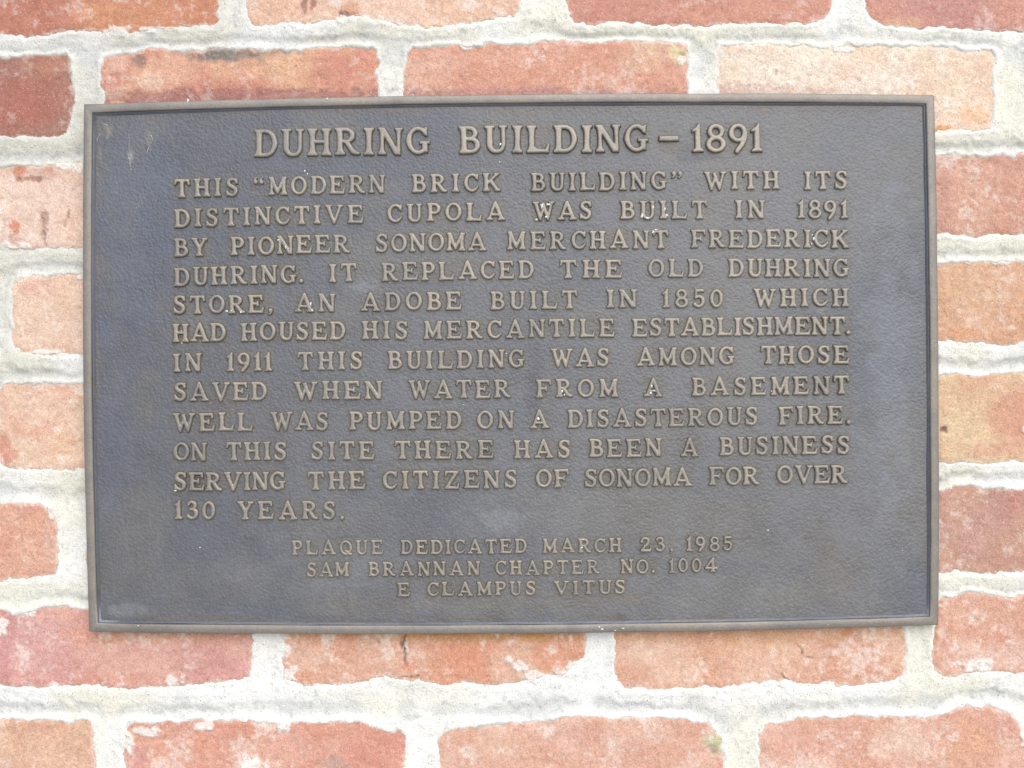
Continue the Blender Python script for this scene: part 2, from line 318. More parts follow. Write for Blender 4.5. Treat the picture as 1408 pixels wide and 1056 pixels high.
# blotches on the brick faces: x, y, rx, ry, colour, strength
BLOT = [
 (20,20,60,40,(192,126,112),.7),(180,25,90,30,(216,156,122),.5),(250,15,40,40,(210,140,112),.4),
 (480,16,16,12,(196,120,84),.9),(474,21,9,4,(96,66,60),.9),(560,6,70,22,(226,160,130),.5),(600,38,28,5,(232,150,104),.7),(430,4,5,9,(140,70,60),.8),
 (418,6,4,10,(128,64,56),.7),(840,5,50,18,(190,106,90),.5),(1000,20,110,16,(208,126,98),.4),
 (1090,25,60,12,(190,104,84),.5),(1230,30,40,9,(222,160,108),.45),(1300,20,80,22,(184,106,98),.5),
 (40,130,60,45,(186,112,100),.6),(70,90,40,14,(206,146,122),.4),
 (190,82,14,9,(120,92,84),.75),(160,92,12,18,(232,180,160),.5),(212,112,22,12,(236,196,176),.45),(315,76,64,12,(108,98,96),.95),(360,72,50,7,(128,104,96),.6),(400,90,50,18,(222,160,120),.55),
 (480,110,60,40,(196,104,84),.7),(240,95,30,22,(232,172,140),.5),
 (330,136,220,12,(146,82,84),.72),(500,84,28,18,(206,110,86),.6),(155,128,30,10,(206,150,140),.5),
 (750,130,215,10,(164,98,98),.66),(600,90,45,26,(222,164,144),.55),(690,80,24,14,(226,160,140),.5),(800,90,110,26,(208,126,98),.5),(900,80,40,24,(214,156,122),.6),(934,72,15,12,(226,206,150),.8),(938,80,6,6,(120,100,70),.7),
 (1000,95,24,34,(242,214,196),.5),(1060,124,120,8,(206,160,152),.55),(1100,80,90,20,(240,212,194),.4),(1160,74,22,14,(246,220,200),.5),(1300,110,60,44,(236,186,154),.6),(1340,160,26,18,(236,168,116),.7),(1295,178,10,8,(222,136,70),.9),(1350,95,18,40,(238,182,156),.4),
 (24,235,13,12,(196,104,70),1.0),(62,238,14,8,(204,144,124),.7),(42,246,18,4,(150,84,70),.8),(66,232,6,8,(190,120,98),.8),(21,311,7,10,(206,110,78),1.0),(60,300,6,10,(120,64,50),.85),(62,318,5,16,(150,84,66),.7),(70,290,30,24,(232,186,170),.4),(16,330,8,12,(168,100,88),.5),(100,315,14,30,(228,172,150),.6),
 (1340,260,40,50,(210,142,120),.4),(1390,290,30,40,(196,118,96),.55),(1300,280,10,50,(170,104,96),.4),
 (60,430,44,40,(234,196,176),.4),(50,396,30,8,(222,150,130),.5),(90,400,16,30,(228,176,140),.4),(40,470,30,10,(240,204,184),.5),
 (1350,400,50,30,(216,158,120),.5),(1330,460,40,9,(216,130,80),.55),(1380,380,40,20,(206,140,112),.4),
 (6,620,18,26,(206,118,92),.85),(60,560,44,26,(236,196,172),.5),(90,610,18,20,(226,160,120),.5),(40,536,30,8,(206,150,126),.4),
 (1320,575,30,46,(222,180,136),.35),(1400,590,34,40,(206,122,96),.5),(1350,530,50,14,(222,166,130),.4),(1297,590,5,4,(112,62,52),.9),(1360,620,40,10,(212,130,104),.5),
 (20,740,40,40,(216,136,106),.5),(70,750,10,26,(214,160,146),.5),(40,700,30,8,(190,108,90),.5),
 (1340,720,60,40,(176,116,112),.4),(1310,700,24,20,(200,136,104),.5),(1390,690,22,16,(186,96,84),.5),(1380,770,30,14,(168,98,80),.5),
 (30,880,70,34,(214,150,148),.7),(6,880,14,40,(190,104,108),.4),(200,900,80,30,(214,150,138),.4),(130,870,40,14,(214,130,104),.5),(274,920,9,7,(188,108,100),.6),(140,935,60,9,(208,120,98),.5),(330,900,24,26,(220,156,148),.4),
 (450,890,50,30,(214,126,96),.4),(560,915,14,10,(218,120,92),.6),(660,900,50,26,(216,124,90),.5),(420,900,30,20,(236,200,184),.3),
 (553,884,3,7,(84,50,44),.9),(556,900,1.5,18,(120,64,56),.7),(520,880,3,6,(110,60,50),.6),(716,874,2,4,(70,44,40),.8),
 (900,890,60,30,(236,196,176),.35),(1180,900,50,28,(216,140,112),.55),(1100,900,40,30,(232,180,156),.4),(1000,890,60,14,(222,150,110),.5),(1168,870,12,6,(206,110,70),.7),(1200,925,60,12,(206,130,108),.4),
 (1310,870,14,26,(222,140,112),.5),(1375,876,12,12,(206,120,96),.55),(1360,905,34,14,(238,206,198),.5),(1330,850,30,18,(228,172,148),.4),
 (60,1030,60,26,(226,178,146),.45),(30,1000,40,10,(206,146,120),.4),
 (270,1020,30,20,(214,120,92),.5),(400,1030,60,26,(224,160,146),.4),(520,1030,40,30,(206,116,98),.6),(190,1040,20,16,(206,130,130),.5),(345,1045,16,12,(240,224,216),.5),(460,1048,18,9,(160,140,140),.5),
 (680,1020,40,20,(226,176,152),.4),(640,1010,22,10,(216,140,110),.4),(790,1010,40,14,(208,140,126),.5),(880,1010,60,20,(226,178,162),.5),(985,1022,15,13,(190,190,140),.85),(980,1030,7,7,(110,110,84),.5),
 (1240,1020,50,24,(240,206,192),.5),(1340,1020,50,30,(222,150,112),.5),(1120,1030,40,20,(218,142,122),.5),(1380,1000,20,12,(206,122,104),.4),
]
# rusty run-off below the plaque
RUN = [(130, 1290, 874, 9, (196,120,52), 1.0)]
# thin cracks: polyline, half width, darkness colour
CRACK = [([(556,876),(552,884),(556,892)],.7), ([(556,892),(557,905),(560,915)],.4), ([(1093,885),(1100,893),(1108,904),(1116,908)],.6), ([(1076,930),(1080,938)],.9),
 ([(58,300),(62,318),(60,330),(64,340)],1.2), ([(1066,104),(1068,96)],.8),
 ([(1000,74),(1002,80)],1.2),([(245,1026),(252,1034)],.8),([(545,934),(555,930),(575,928)],.8),([(95,290),(88,310)],.7)]
# crusts of mortar smeared over brick faces
SMEAR = [(20,843,12,5),(34,842,14,6),(4,862,8,14),(790,922,26,12),(716,918,14,9),(728,930,22,8),(700,905,6,6),(385,890,12,16),(398,925,12,14),(240,936,14,8),(74,943,10,5),
 (160,44,18,9),(205,42,12,4),(232,40,16,3),(470,27,14,7),(505,33,10,5),(720,12,10,18),(746,20,16,16),(12,340,20,6),(36,338,12,5),(350,1052,16,12),(210,1008,14,8),(190,1005,12,6),(175,1018,8,18),
 (1345,915,28,8),(1410,1016,10,10),(1075,940,8,5),(1335,920,14,9),(70,700,8,10),(1410,590,6,5),(1372,360,14,5),(1330,360,10,3),(940,82,8,6),(1160,68,14,4),(110,230,9,8),(88,228,14,5),(60,485,20,4),(110,382,6,4),
 (640,64,12,5),(655,62,9,3),(540,110,9,26),(280,998,16,6),(386,1000,10,8)]

def warp(x, y, seed=3):
    wx = fbm(x, y, 34, 3, seed) * 2.6 + fbm(x, y, 9, 4, seed + 50, .7) * 2.0
    wy = fbm(x, y, 30, 3, seed + 7) * 2.4 + fbm(x, y, 9, 4, seed + 57, .7) * 2.2
    return x + wx, y + wy
def blob(x, y, b):
    r = np.sqrt(((x - b[0]) / b[2]) ** 2 + ((y - b[1]) / b[3]) ** 2)
    return r
def smear_field(x, y):
    f = np.zeros(x.shape)
    nz = fbm(x, y, 9, 4, 77)
    for s in SMEAR:
        if s[0] + s[2] * 2 < x.min() or s[0] - s[2] * 2 > x.max() or s[1] + s[3] * 2 < y.min() or s[1] - s[3] * 2 > y.max(): continue
        f = np.maximum(f, sm(1.15, 0.55, blob(x, y, s) + nz * 0.55))
    return f
def face_relief(x, y, seed):
    return (fbm(x, y, 120, 3, seed) * 0.0007 + fbm(x, y, 22, 4, seed + 11) * 0.00035 + fbm(x, y, 5, 2, seed + 23) * 0.00016)

def seg_dist(x, y, pts):
    d = np.full(x.shape, 1e9)
    for (ax, ay), (bx, by) in zip(pts[:-1], pts[1:]):
        ex, ey = bx - ax, by - ay; t = np.clip(((x - ax) * ex + (y - ay) * ey) / (ex * ex + ey * ey), 0, 1)
        d = np.minimum(d, np.hypot(x - ax - ex * t, y - ay - ey * t))
    return d

def plaque_inside(x, y, m):
    return (x > 118 + m) & (x < 1288 - m) & (y > 136 + m) & (y < 864 - m)

def build_brick(idx, row, pts, c1, c2, eff):
    p = np.array(pts, float); step = 1.5 if idx < N_SEEN else 4.0
    seed = 200 + idx * 13
    if idx >= N_SEEN: lo = [-440, -240]; hi = [1850, 1290]
    elif True: lo = [-440, -240]; hi = [1850, 1290]
    x0, y0 = np.maximum(p.min(0) - 7, lo); x1, y1 = np.minimum(p.max(0) + 7, hi)
    # keep the fine grid where the camera sees it
    xs = np.arange(x0, x1, step); ys = np.arange(y0, y1, step)
    if idx < N_SEEN:
        def thin(a, lo_, hi_):
            inn = a[(a > lo_) & (a < hi_)]; l_ = a[a <= lo_][::4]; r_ = a[a >= hi_][::4]
            return np.concatenate([l_, inn, r_])
        xs = thin(xs, -20, 1430); ys = thin(ys, -20, 1078)
        hid = lambda a, lo_, hi_: np.concatenate([a[a < lo_], a[(a >= lo_) & (a <= hi_)][::8], a[a > hi_]])
        if 3 <= row <= 6: xs = hid(xs, 135, 1272)
    X, Y = np.meshgrid(xs, ys)
    wx, wy = warp(X, Y)
    d = poly_sdf(wx, wy, pts)
    relief = face_relief(X, Y, seed)
    # arris worn round, sides running back into the wall
    z = relief - 0.0005 * (1 - sm(0, 8, -d)) - 0.0002 * (1 - sm(0, 3, -d))
    z = np.where(d > 0, z - np.clip(d, 0, 6) * 0.0016, z)
    # colour
    k_ = 1.02 if idx in (0, 4) else (0.74 if row < 7 else 0.80); a = balb(c1, k_); b = balb(c2, k_)  # two top-left bricks kept deeper: light falloff painted into their colour
    m = sm(-0.35, 0.5, fbm(X, Y, 70, 4, seed + 3))[..., None]
    col = a * (1 - m) + b * m
    for q in BLOT:
        if q[0] + q[2] * 2.2 < xs[0] or q[0] - q[2] * 2.2 > xs[-1] or q[1] + q[3] * 2.2 < ys[0] or q[1] - q[3] * 2.2 > ys[-1]: continue
        fz = min(q[2], q[3])
        w_ = sm(1.35, 0.45, blob(X, Y, q) + fbm(X, Y, max(6, fz * 1.2), 4, 31) * 0.55) * q[5]
        col = col * (1 - w_[..., None]) + balb(q[4], k_ if max(q[4]) > 160 else .82) * w_[..., None]
        if max(q[4]) < 160 and fz < 14: z = z - w_ * 0.0009
    if row == 7:
        for q in RUN:
            w_ = (X > q[0]) * (X < q[1]) * sm(1.3, 0.2, (Y - q[2]) / q[3] + fbm(X, Y, 16, 4, 61) * 0.7) * q[5] * (0.6 + 0.5 * fbm(X, Y, 120, 2, 62))
            w_ = np.clip(w_, 0, 1)
            col = col * (1 - w_[..., None]) + balb(q[4], .75) * w_[..., None]
    # lime bloom
    n1 = fbm(X, Y, 18 + 40 * ((idx * 7) % 5) / 4, 5, seed + 40, 0.66); n2 = fbm(X, Y, 6, 3, seed + 41, 0.6)
    bl = sm(0.15 - 0.55 * eff + 0.2, 1.15 - 0.4 * eff, n1 + 0.5 * n2) * min(0.62, 0.22 + eff * 0.6)
    col = col * (1 - bl[..., None]) + alb((250, 240, 230)) * bl[..., None]
    # mottling
    mt = 1 + 0.08 * fbm(X, Y, 10, 4, seed + 60)[..., None] * np.array([0.8, 1.1, 1.2])
    col = col * mt
    for pl, hw in CRACK:
        pa = np.array(pl)
        if pa[:, 0].max() < xs[0] or pa[:, 0].min() > xs[-1] or pa[:, 1].max() < ys[0] or pa[:, 1].min() > ys[-1]: continue
        dd = seg_dist(wx, wy, pl); w_ = sm(hw + 1.4, hw * 0.4, dd)
        w_ = w_ * (0.65 + 0.35 * fbm(X, Y, 8, 2, 71)); z = z - w_ * 0.0014; col = col * (1 - w_[..., None] * 0.55) + np.array([0.09, 0.04, 0.03]) * w_[..., None] * 0.55
    # mortar crust on the face
    cr = smear_field(X, Y); cr = np.where(d < 2, cr, 0)
    z = z + cr * 0.0009 * (1 + 0.5 * fbm(X, Y, 5, 2, 9))
    cr = cr * .8; col = col * (1 - cr[..., None]) + alb((252, 247, 240)) * cr[..., None]
    # film of lime along the arris
    ed = sm(5.5, 0.5, -d + 3.0 * fbm(X, Y, 14, 3, 88)) * 0.4
    col = col * (1 - ed[..., None]) + alb((248, 236, 226)) * ed[..., None]
    col = np.clip(col, 0.01, 0.8)
    cell = (d[:-1, :-1] < 4.5) | (d[1:, :-1] < 4.5) | (d[:-1, 1:] < 4.5) | (d[1:, 1:] < 4.5)
    used, q = grid_cells(cell)
    xw, zw = P(X.ravel()[used], Y.ravel()[used]); yw = -z.ravel()[used]
    co = np.stack([xw, yw, zw], 1)
    col = col.reshape(-1, 3)[used]
    # run the outer edge back into the wall so that the brick is a solid
    e = np.sort(np.concatenate([q[:, [0, 1]], q[:, [1, 2]], q[:, [2, 3]], q[:, [3, 0]]]), 1)
    eo = np.concatenate([q[:, [0, 1]], q[:, [1, 2]], q[:, [2, 3]], q[:, [3, 0]]])
    key = e[:, 0] * (len(co) + 1) + e[:, 1]; uq, inv_, cnt = np.unique(key, return_inverse=True, return_counts=True)
    be = eo[cnt[inv_] == 1]
    bv = np.unique(be); bm = {v: i + len(co) for i, v in enumerate(bv)}
    back = co[bv].copy(); back[:, 1] = 0.055
    sk = np.array([[b_, a_, bm[a_], bm[b_]] for a_, b_ in be])
    co = np.concatenate([co, back]); col = np.concatenate([col, col[bv]]); q = np.concatenate([q, sk])
    me = mesh_np('brick', co, q, M_BRICK, True, col)
    link('brick', me, wall)
for i, (row, pts, c1, c2, eff) in enumerate(BR): build_brick(i, row, pts, c1, c2, eff)

def build_mortar():
    step = 2.0
    xs = np.arange(-440, 1850, step); ys = np.arange(-240, 1290, step)
    # finer in view, coarser beyond
    xs = np.concatenate([xs[xs < -20][::3], xs[(xs >= -20) & (xs <= 1430)], xs[xs > 1430][::3]])
    ys = np.concatenate([ys[ys < -20][::3], ys[(ys >= -20) & (ys <= 1078)], ys[ys > 1078][::3]])
    X, Y = np.meshgrid(xs, ys); wx, wy = warp(X, Y)
    BIG = 90.0
    rows = {}
    for row, pts, *_ in BR:
        p = np.array(pts); lo = p.min(0) - BIG; hi = p.max(0) + BIG
        ix0, ix1 = np.searchsorted(xs, [lo[0], hi[0]]); iy0, iy1 = np.searchsorted(ys, [lo[1], hi[1]])
        if ix1 <= ix0 or iy1 <= iy0: continue
        R = rows.setdefault(row, np.full(X.shape, BIG))
        sl_ = (slice(iy0, iy1), slice(ix0, ix1))
        R[sl_] = np.minimum(R[sl_], poly_sdf(wx[sl_], wy[sl_], pts))
    D = np.full(X.shape, BIG)
    for R in rows.values(): D = np.minimum(D, R)
    # bed joints: profile between the course above and the course below
    z = np.zeros(X.shape); wsum = np.zeros(X.shape); light = np.zeros(X.shape); groove = np.zeros(X.shape)
    for r in range(0, 9):
        if r not in rows or r + 1 not in rows: continue
        U, Lo = np.maximum(rows[r], 0), np.maximum(rows[r + 1], 0)
        tot = U + Lo; v = U / np.maximum(tot, 1e-3)
        w = sm(78, 52, tot)
        vv = v + 0.07 * fbm(X, Y, 90, 2, 300 + r)
        amp = 0.75 + 0.45 * fbm(X, Y, 160, 2, 320 + r)
        g = sm(0.38, 0.70, vv) * (1 - sm(0.76, 0.95, vv))
        prof = 0.0006 * sm(0.0, 0.14, vv) * (1 - sm(0.14, 0.4, vv)) - 0.0025 * g * amp + 0.0004 * sm(0.86, 1.0, vv)
        z += w * prof; wsum = np.maximum(wsum, w); groove = np.maximum(groove, w * g)
    # head joints: shallow hollow
    hw = 1 - wsum
    z += hw * (-0.0010 * sm(2, 16, D))
    z += 0.0004 * fbm(X, Y, 45, 3, 401) + 0.00025 * fbm(X, Y, 9, 4, 402) - 0.0004 + 0.0002 * sm(7, 0, D)
    # crumbs squeezed out along the arrises
    cr = sm(5, 0, np.abs(D - 1.0)) * sm(-0.2, 0.8, fbm(X, Y, 12, 4, 403, .6))
    z += cr * 0.0005
    ov = 1.0 + 2.2 * fbm(X, Y, 16, 4, 404, .6)
    z = z - np.clip(-D - ov, 0, 30) * 0.00045
    sme = smear_field(X, Y); z = np.where(D > -14, z + sme * 0.0008 * sm(-14, -2, D), z)
    # colour: greyish cream, whiter lime patches, grey weather stains; light falloff and groove shade painted in
    tl = sm(900, 100, X + Y * .9)[..., None]; base = alb((247, 245, 231)) * (1 - tl * .22); white = alb((254, 254, 250)) * (1 - tl * .12); grey = alb((212, 215, 214)); warm = alb((240, 234, 214))  # top-left darkening paints in the falloff of light
    m1 = sm(-0.5, 0.6, fbm(X, Y, 130, 3, 410) + 0.5 * sm(500, 1050, Y) * 1.2 - 0.2)[..., None]  # whiter downwards: stronger light low on the wall painted in
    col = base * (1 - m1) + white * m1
    st = (sm(0.25, 0.9, fbm(X, Y, 40, 4, 411) * 0.75 + groove * 0.95) * 0.5)[..., None]  # groove term paints recess shade in along with the dirt
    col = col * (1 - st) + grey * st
    wm = (sm(0.3, 0.9, fbm(X, Y, 60, 4, 412)) * 0.22)[..., None]
    col = col * (1 - wm) + warm * wm
    rim = (sm(5.0, 0.5, np.abs(D) + 2.5 * fbm(X, Y, 12, 3, 413)) * 0.5)[..., None]
    col = col * (1 - rim) + white * rim
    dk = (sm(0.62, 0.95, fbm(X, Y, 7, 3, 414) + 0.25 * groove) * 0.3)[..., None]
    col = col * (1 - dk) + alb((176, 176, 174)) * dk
    cl = (sm(0, -6, D) * 0.0)[..., None]
    # keep cells in the joints only, none behind the plaque
    ok = (D < BIG) & (D > -9)
    ok &= ~plaque_inside(X, Y, 26)
    cell = ok[:-1, :-1] & ok[1:, :-1] & ok[:-1, 1:] & ok[1:, 1:]
    used, q = grid_cells(cell)
    xw, zw = P(X.ravel()[used], Y.ravel()[used])
    co = np.stack([xw, -z.ravel()[used], zw], 1)
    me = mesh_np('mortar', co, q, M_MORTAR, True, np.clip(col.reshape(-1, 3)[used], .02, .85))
    link('mortar', me, wall)
    # solid backing of the wall behind the joints
    corners = [P(-430, -230), P(1840, -230), P(1840, 1280), P(-430, 1280)]
    co = [(x, y, z_) for y in (0.012, 0.10) for x, z_ in corners]
    q = np.array([[0, 3, 2, 1], [4, 5, 6, 7], [0, 1, 5, 4], [1, 2, 6, 5], [2, 3, 7, 6], [3, 0, 4, 7]])
    me = mesh_np('wall_core', np.array(co), q, M_MORTAR, False, np.tile(alb((200, 196, 186)), (8, 1)))
    link('wall_core', me, wall)
build_mortar()

# ------------------------------------------------------------------ the plaque
H_FRAME, H_PANEL = 0.0088, 0.0062
plaque = bpy.data.objects.new('plaque', None); SC.collection.objects.link(plaque)
plaque['label'] = 'rectangular bronze history plaque with raised lettering and plain border on the brick wall'
plaque['category'] = 'plaque'

# outer edge of the border as surveyed: top, right, bottom, left (slightly bowed casting)
def quad3(a, b, c, t):   # through a at 0, b at .5, c at 1
    return a * (1 - t) * (1 - 2 * t) + b * 4 * t * (1 - t) + c * t * (2 * t - 1)
def outline(inset, t_, side):
    """point on the border edge moved in by inset; side 0 top 1 right 2 bottom 3 left; t runs clockwise"""
    TL, TR, BRr, BL = (115, 143), (1285, 130), (1291, 860), (122, 869)
    mids = [(700, 129.5), (1291, 496), (706, 871.5), (114, 500)]
    cs = [TL, TR, BRr, BL, TL]
    a, b, c = cs[side], mids[side], cs[side + 1]
    x = quad3(a[0], b[0], c[0], t_); y = quad3(a[1], b[1], c[1], t_)
    # pull towards the centre
    cx, cy = 704, 500
    hx, hy = 585.0, 366.0
    return cx + (x - cx) * (1 - inset / hx), cy + (y - cy) * (1 - inset / hy)
def ring(inset, n=40):
    pts = []
    for s in range(4):
        m = n if s in (0, 2) else int(n * .65)
        for k in range(m): pts.append(outline(inset, k / m, s))
    return np.array(pts)
def build_frame():
    # profile: (inset, height) from the wall outwards, over the face, down to the panel
    prof = [(0, -0.002), (0, 0.0025), (0, H_FRAME - .0011), (0.5, H_FRAME - .0003), (1.6, H_FRAME), (6, H_FRAME + .00012), (10.2, H_FRAME), (11.4, H_FRAME - .0003), (11.9, H_FRAME - .0009),
            (12.3, H_PANEL + .0004), (12.6, H_PANEL - .0006)]
    co = []; n = None
    for inset, h in prof:
        r = ring(inset); n = len(r)
        rr = r + np.stack([fbm(r[:, 0], r[:, 1], 60, 3, 500), fbm(r[:, 0], r[:, 1], 50, 3, 501)], 1) * 0.35
        # the survey read the border at the height of its face
        x, z = P(rr[:, 0], rr[:, 1], H_FRAME)
        hh = h + (fbm(r[:, 0], r[:, 1], 90, 3, 502) * 0.00012 if h > 0.004 else 0)
        co.append(np.stack([x, np.full(n, 0) - hh, z], 1))
    q = []
    for k in range(len(prof) - 1):
        for i in range(n):
            j = (i + 1) % n
            q.append([k * n + i, k * n + j, (k + 1) * n + j, (k + 1) * n + i][::-1])
    me = mesh_np('border', np.concatenate(co), np.array(q), M_FRAME, True)
    link('border', me, plaque)
    # sloping bead between the border and the field
    prof = [(11.9, H_PANEL - .0004), (12.3, H_PANEL + .0012), (12.7, H_PANEL + .0013), (13.3, H_PANEL + .0010), (14.6, H_PANEL + .0004), (15.3, H_PANEL + .0001), (16.0, H_PANEL - .0005)]
    co = []
    for inset, h in prof:
        rr = ring(inset); n = len(rr)
        rr = rr + np.stack([fbm(rr[:, 0], rr[:, 1], 40, 3, 505), fbm(rr[:, 0], rr[:, 1], 45, 3, 506)], 1) * 0.3
        x, z = P(rr[:, 0], rr[:, 1], H_FRAME); co.append(np.stack([x, np.full(n, -h), z], 1))
    q = [[k * n + i, (k + 1) * n + i, (k + 1) * n + (i + 1) % n, k * n + (i + 1) % n] for k in range(len(prof) - 1) for i in range(n)]
    link('inner_bead', mesh_np('inner_bead', np.concatenate(co), np.array(q), M_BEAD, True), plaque)
build_frame()

# ---- lettering: each glyph is worked out as a distance field and cast as a raised form
SW, TW = 0.195, 0.125
def stem(x, w=SW, y0=0.0, y1=1.0, sb=0.085, stp=0.085, lb=None, rb=None, lt=None, rt=None):
    """upright with flared bracketed feet; l/r b/t override the reach of each serif"""
    lb = sb if lb is None else lb; rb = sb if rb is None else rb; lt = stp if lt is None else lt; rt = stp if rt is None else rt
    h = w / 2
    return ('P', [(x - h - lb, y0), (x + h + rb, y0), (x + h + rb, y0 + .065), (x + h + rb * .35, y0 + .11), (x + h, y0 + .24), (x + h * .93, (y0 + y1) / 2), (x + h, y1 - .24),
                  (x + h + rt * .35, y1 - .11), (x + h + rt, y1 - .065), (x + h + rt, y1), (x - h - lt, y1), (x - h - lt, y1 - .065), (x - h - lt * .35, y1 - .11), (x - h, y1 - .24),
                  (x - h * .93, (y0 + y1) / 2), (x - h, y0 + .24), (x - h - lb * .35, y0 + .11), (x - h - lb, y0 + .065)])
def pol(*p): return ('P', list(p))
def bar(x0, y0, x1, y1, w0, w1=None):
    w1 = w0 if w1 is None else w1
    dx, dy = x1 - x0, y1 - y0; L = math.hypot(dx, dy); nx, ny = -dy / L, dx / L
    return ('P', [(x0 + nx * w0 / 2, y0 + ny * w0 / 2), (x1 + nx * w1 / 2, y1 + ny * w1 / 2), (x1 - nx * w1 / 2, y1 - ny * w1 / 2), (x0 - nx * w0 / 2, y0 - ny * w0 / 2)])
def arc(cx, cy, rx, ry, a0, a1, ws=SW * .95, wt=TW, n=22):
    pts = []
    for i in range(n + 1):
        a = math.radians(a0 + (a1 - a0) * i / n)
        pts.append((cx + rx * math.cos(a), cy + ry * math.sin(a), ws + (wt - ws) * abs(math.sin(a)) ** 1.5))
    return ('C', pts)
def cur(pts, n=8):
    """Catmull-Rom through (x, y, w)"""
    p = [pts[0]] + list(pts) + [pts[-1]]; out = []
    for i in range(1, len(p) - 2):
        for k in range(n):
            t = k / n
            out.append(tuple(0.5 * (2 * b + (c - a) * t + (2 * a - 5 * b + 4 * c - d) * t * t + (3 * b - a - 3 * c + d) * t ** 3) for a, b, c, d in zip(p[i - 1], p[i], p[i + 1], p[i + 2])))
    out.append(pts[-1]); return ('C', out)
def foot(x, y, r=.17, up=True):
    s = 1 if up else -1
    return pol((x - r, y), (x + r, y), (x + r, y + s * .065), (x + r * .5, y + s * .12), (x - r * .5, y + s * .12), (x - r, y + s * .065))
G = {}
G['I'] = (.38, [stem(.19)])
G['T'] = (.84, [stem(.42, stp=0.0), pol((.03, .885), (.81, .885), (.81, 1), (.03, 1)), pol((0, .70), (.055, .70), (.14, .90), (.1, .98), (.02, .98)), pol((.84, .70), (.785, .70), (.70, .90), (.74, .98), (.82, .98)), pol((.3, .9), (.54, .9), (.5, .78), (.34, .78))])
G['H'] = (.86, [stem(.17), stem(.69), bar(.2, .51, .66, .51, .115)])
G['L'] = (.84, [stem(.18, rb=0), pol((.1, 0), (.80, 0), (.80, .115), (.1, .115)), pol((.66, .1), (.79, .02), (.84, .30), (.78, .30)), pol((.25, .1), (.42, .1), (.25, .24))])
E_ = [stem(.18, rb=0, rt=0), pol((.1, 0), (.82, 0), (.82, .115), (.1, .115)), pol((.70, .1), (.81, .02), (.86, .29), (.80, .29)), pol((.1, .885), (.77, .885), (.77, 1), (.1, 1)),
      pol((.66, .9), (.76, .98), (.79, .72), (.73, .72)), bar(.2, .52, .55, .52, .105), pol((.50, .66), (.565, .66), (.565, .38), (.50, .38), (.46, .5))]
G['E'] = (.86, E_)
G['F'] = (.82, [stem(.18, rt=0), pol((.1, .885), (.79, .885), (.79, 1), (.1, 1)), pol((.67, .9), (.78, .98), (.81, .70), (.75, .70)), bar(.2, .50, .56, .50, .105), pol((.51, .64), (.575, .64), (.575, .36), (.51, .36), (.47, .48))])
G['D'] = (.86, [stem(.18, rb=0, rt=0), bar(.15, .06, .42, .06, .12), bar(.15, .94, .42, .94, .12), arc(.40, .5, .365, .44, -90, 90)])
G['B'] = (.78, [stem(.18, rb=0, rt=0), bar(.15, .06, .42, .06, .12), bar(.15, .94, .40, .94, .12), bar(.15, .525, .42, .525, .11), arc(.38, .735, .225, .205, -90, 90, .17, .115), arc(.42, .29, .265, .232, -90, 90, .185, .115)])
G['P'] = (.74, [stem(.18, rt=0), bar(.15, .94, .40, .94, .12), bar(.15, .45, .40, .45, .11), arc(.40, .695, .245, .245, -90, 90, .185, .115)])
G['R'] = (.92, [stem(.18, rt=0), bar(.15, .94, .40, .94, .12), bar(.15, .49, .42, .49, .11), arc(.40, .715, .245, .225, -90, 90, .18, .115), bar(.40, .50, .70, .07, .16, .17), cur([(.62, .18, .15), (.72, .07, .13), (.87, .05, .08)])])
G['N'] = (.90, [stem(.15, .135, rt=0, sb=.085), stem(.76, .135, sb=.0, y0=.0), pol((.0, 1), (.24, 1), (.83, 0), (.63, 0), (.12, .84)), pol((.69, 0), (.83, 0), (.83, .3), (.7, .3))])
G['M'] = (1.04, [stem(.16, .13, rt=0, y1=.98, stp=.07), stem(.86, .18, lt=0, y1=.98, stp=.07), bar(.17, .95, .50, .14, .19, .14), bar(.85, .95, .50, .14, .15, .13), pol((.03, 1), (.25, 1), (.25, .9), (.03, .93)), pol((.99, 1), (.77, 1), (.77, .9), (.99, .93)), pol((.42, .2), (.58, .2), (.53, .06), (.47, .06))])
G['A'] = (1.04, [bar(.16, .05, .51, 1.0, .10, .15), bar(.86, .05, .52, .98, .20, .15), pol((.43, .9), (.60, .9), (.55, 1.06), (.49, 1.06)), bar(.27, .30, .75, .30, .10), foot(.18, 0, .18), foot(.85, 0, .19)])
G['V'] = (1.0, [bar(.17, .95, .50, .02, .19, .12), bar(.85, .95, .52, .02, .12, .12), foot(.18, 1, .18, False), foot(.84, 1, .16, False), pol((.43, .1), (.59, .1), (.54, -.05), (.48, -.05))])
G['W'] = (1.22, [bar(.16, .95, .40, .03, .18, .13), bar(.62, .80, .40, .03, .11, .11), bar(.56, .92, .83, .03, .17, .13), bar(1.06, .95, .83, .03, .12, .11), foot(.17, 1, .17, False), foot(1.06, 1, .16, False), pol((.33, .1), (.47, .1), (.43, -.04), (.37, -.04)), pol((.76, .1), (.90, .1), (.86, -.04), (.80, -.04)), pol((.52, .95), (.66, .95), (.66, .8), (.56, .8))])
G['Y'] = (.90, [pol((.34, 0), (.58, 0), (.56, .1), (.545, .48), (.36, .48), (.36, .1)), bar(.16, .95, .45, .44, .18, .15), bar(.76, .95, .48, .44, .12, .14), foot(.17, 1, .17, False), foot(.75, 1, .15, False), foot(.455, 0, .18)])
G['K'] = (.97, [stem(.18), bar(.80, .94, .26, .45, .12, .13), bar(.42, .60, .78, .06, .17, .17), foot(.82, 0, .15), foot(.76, 1, .15, False)])
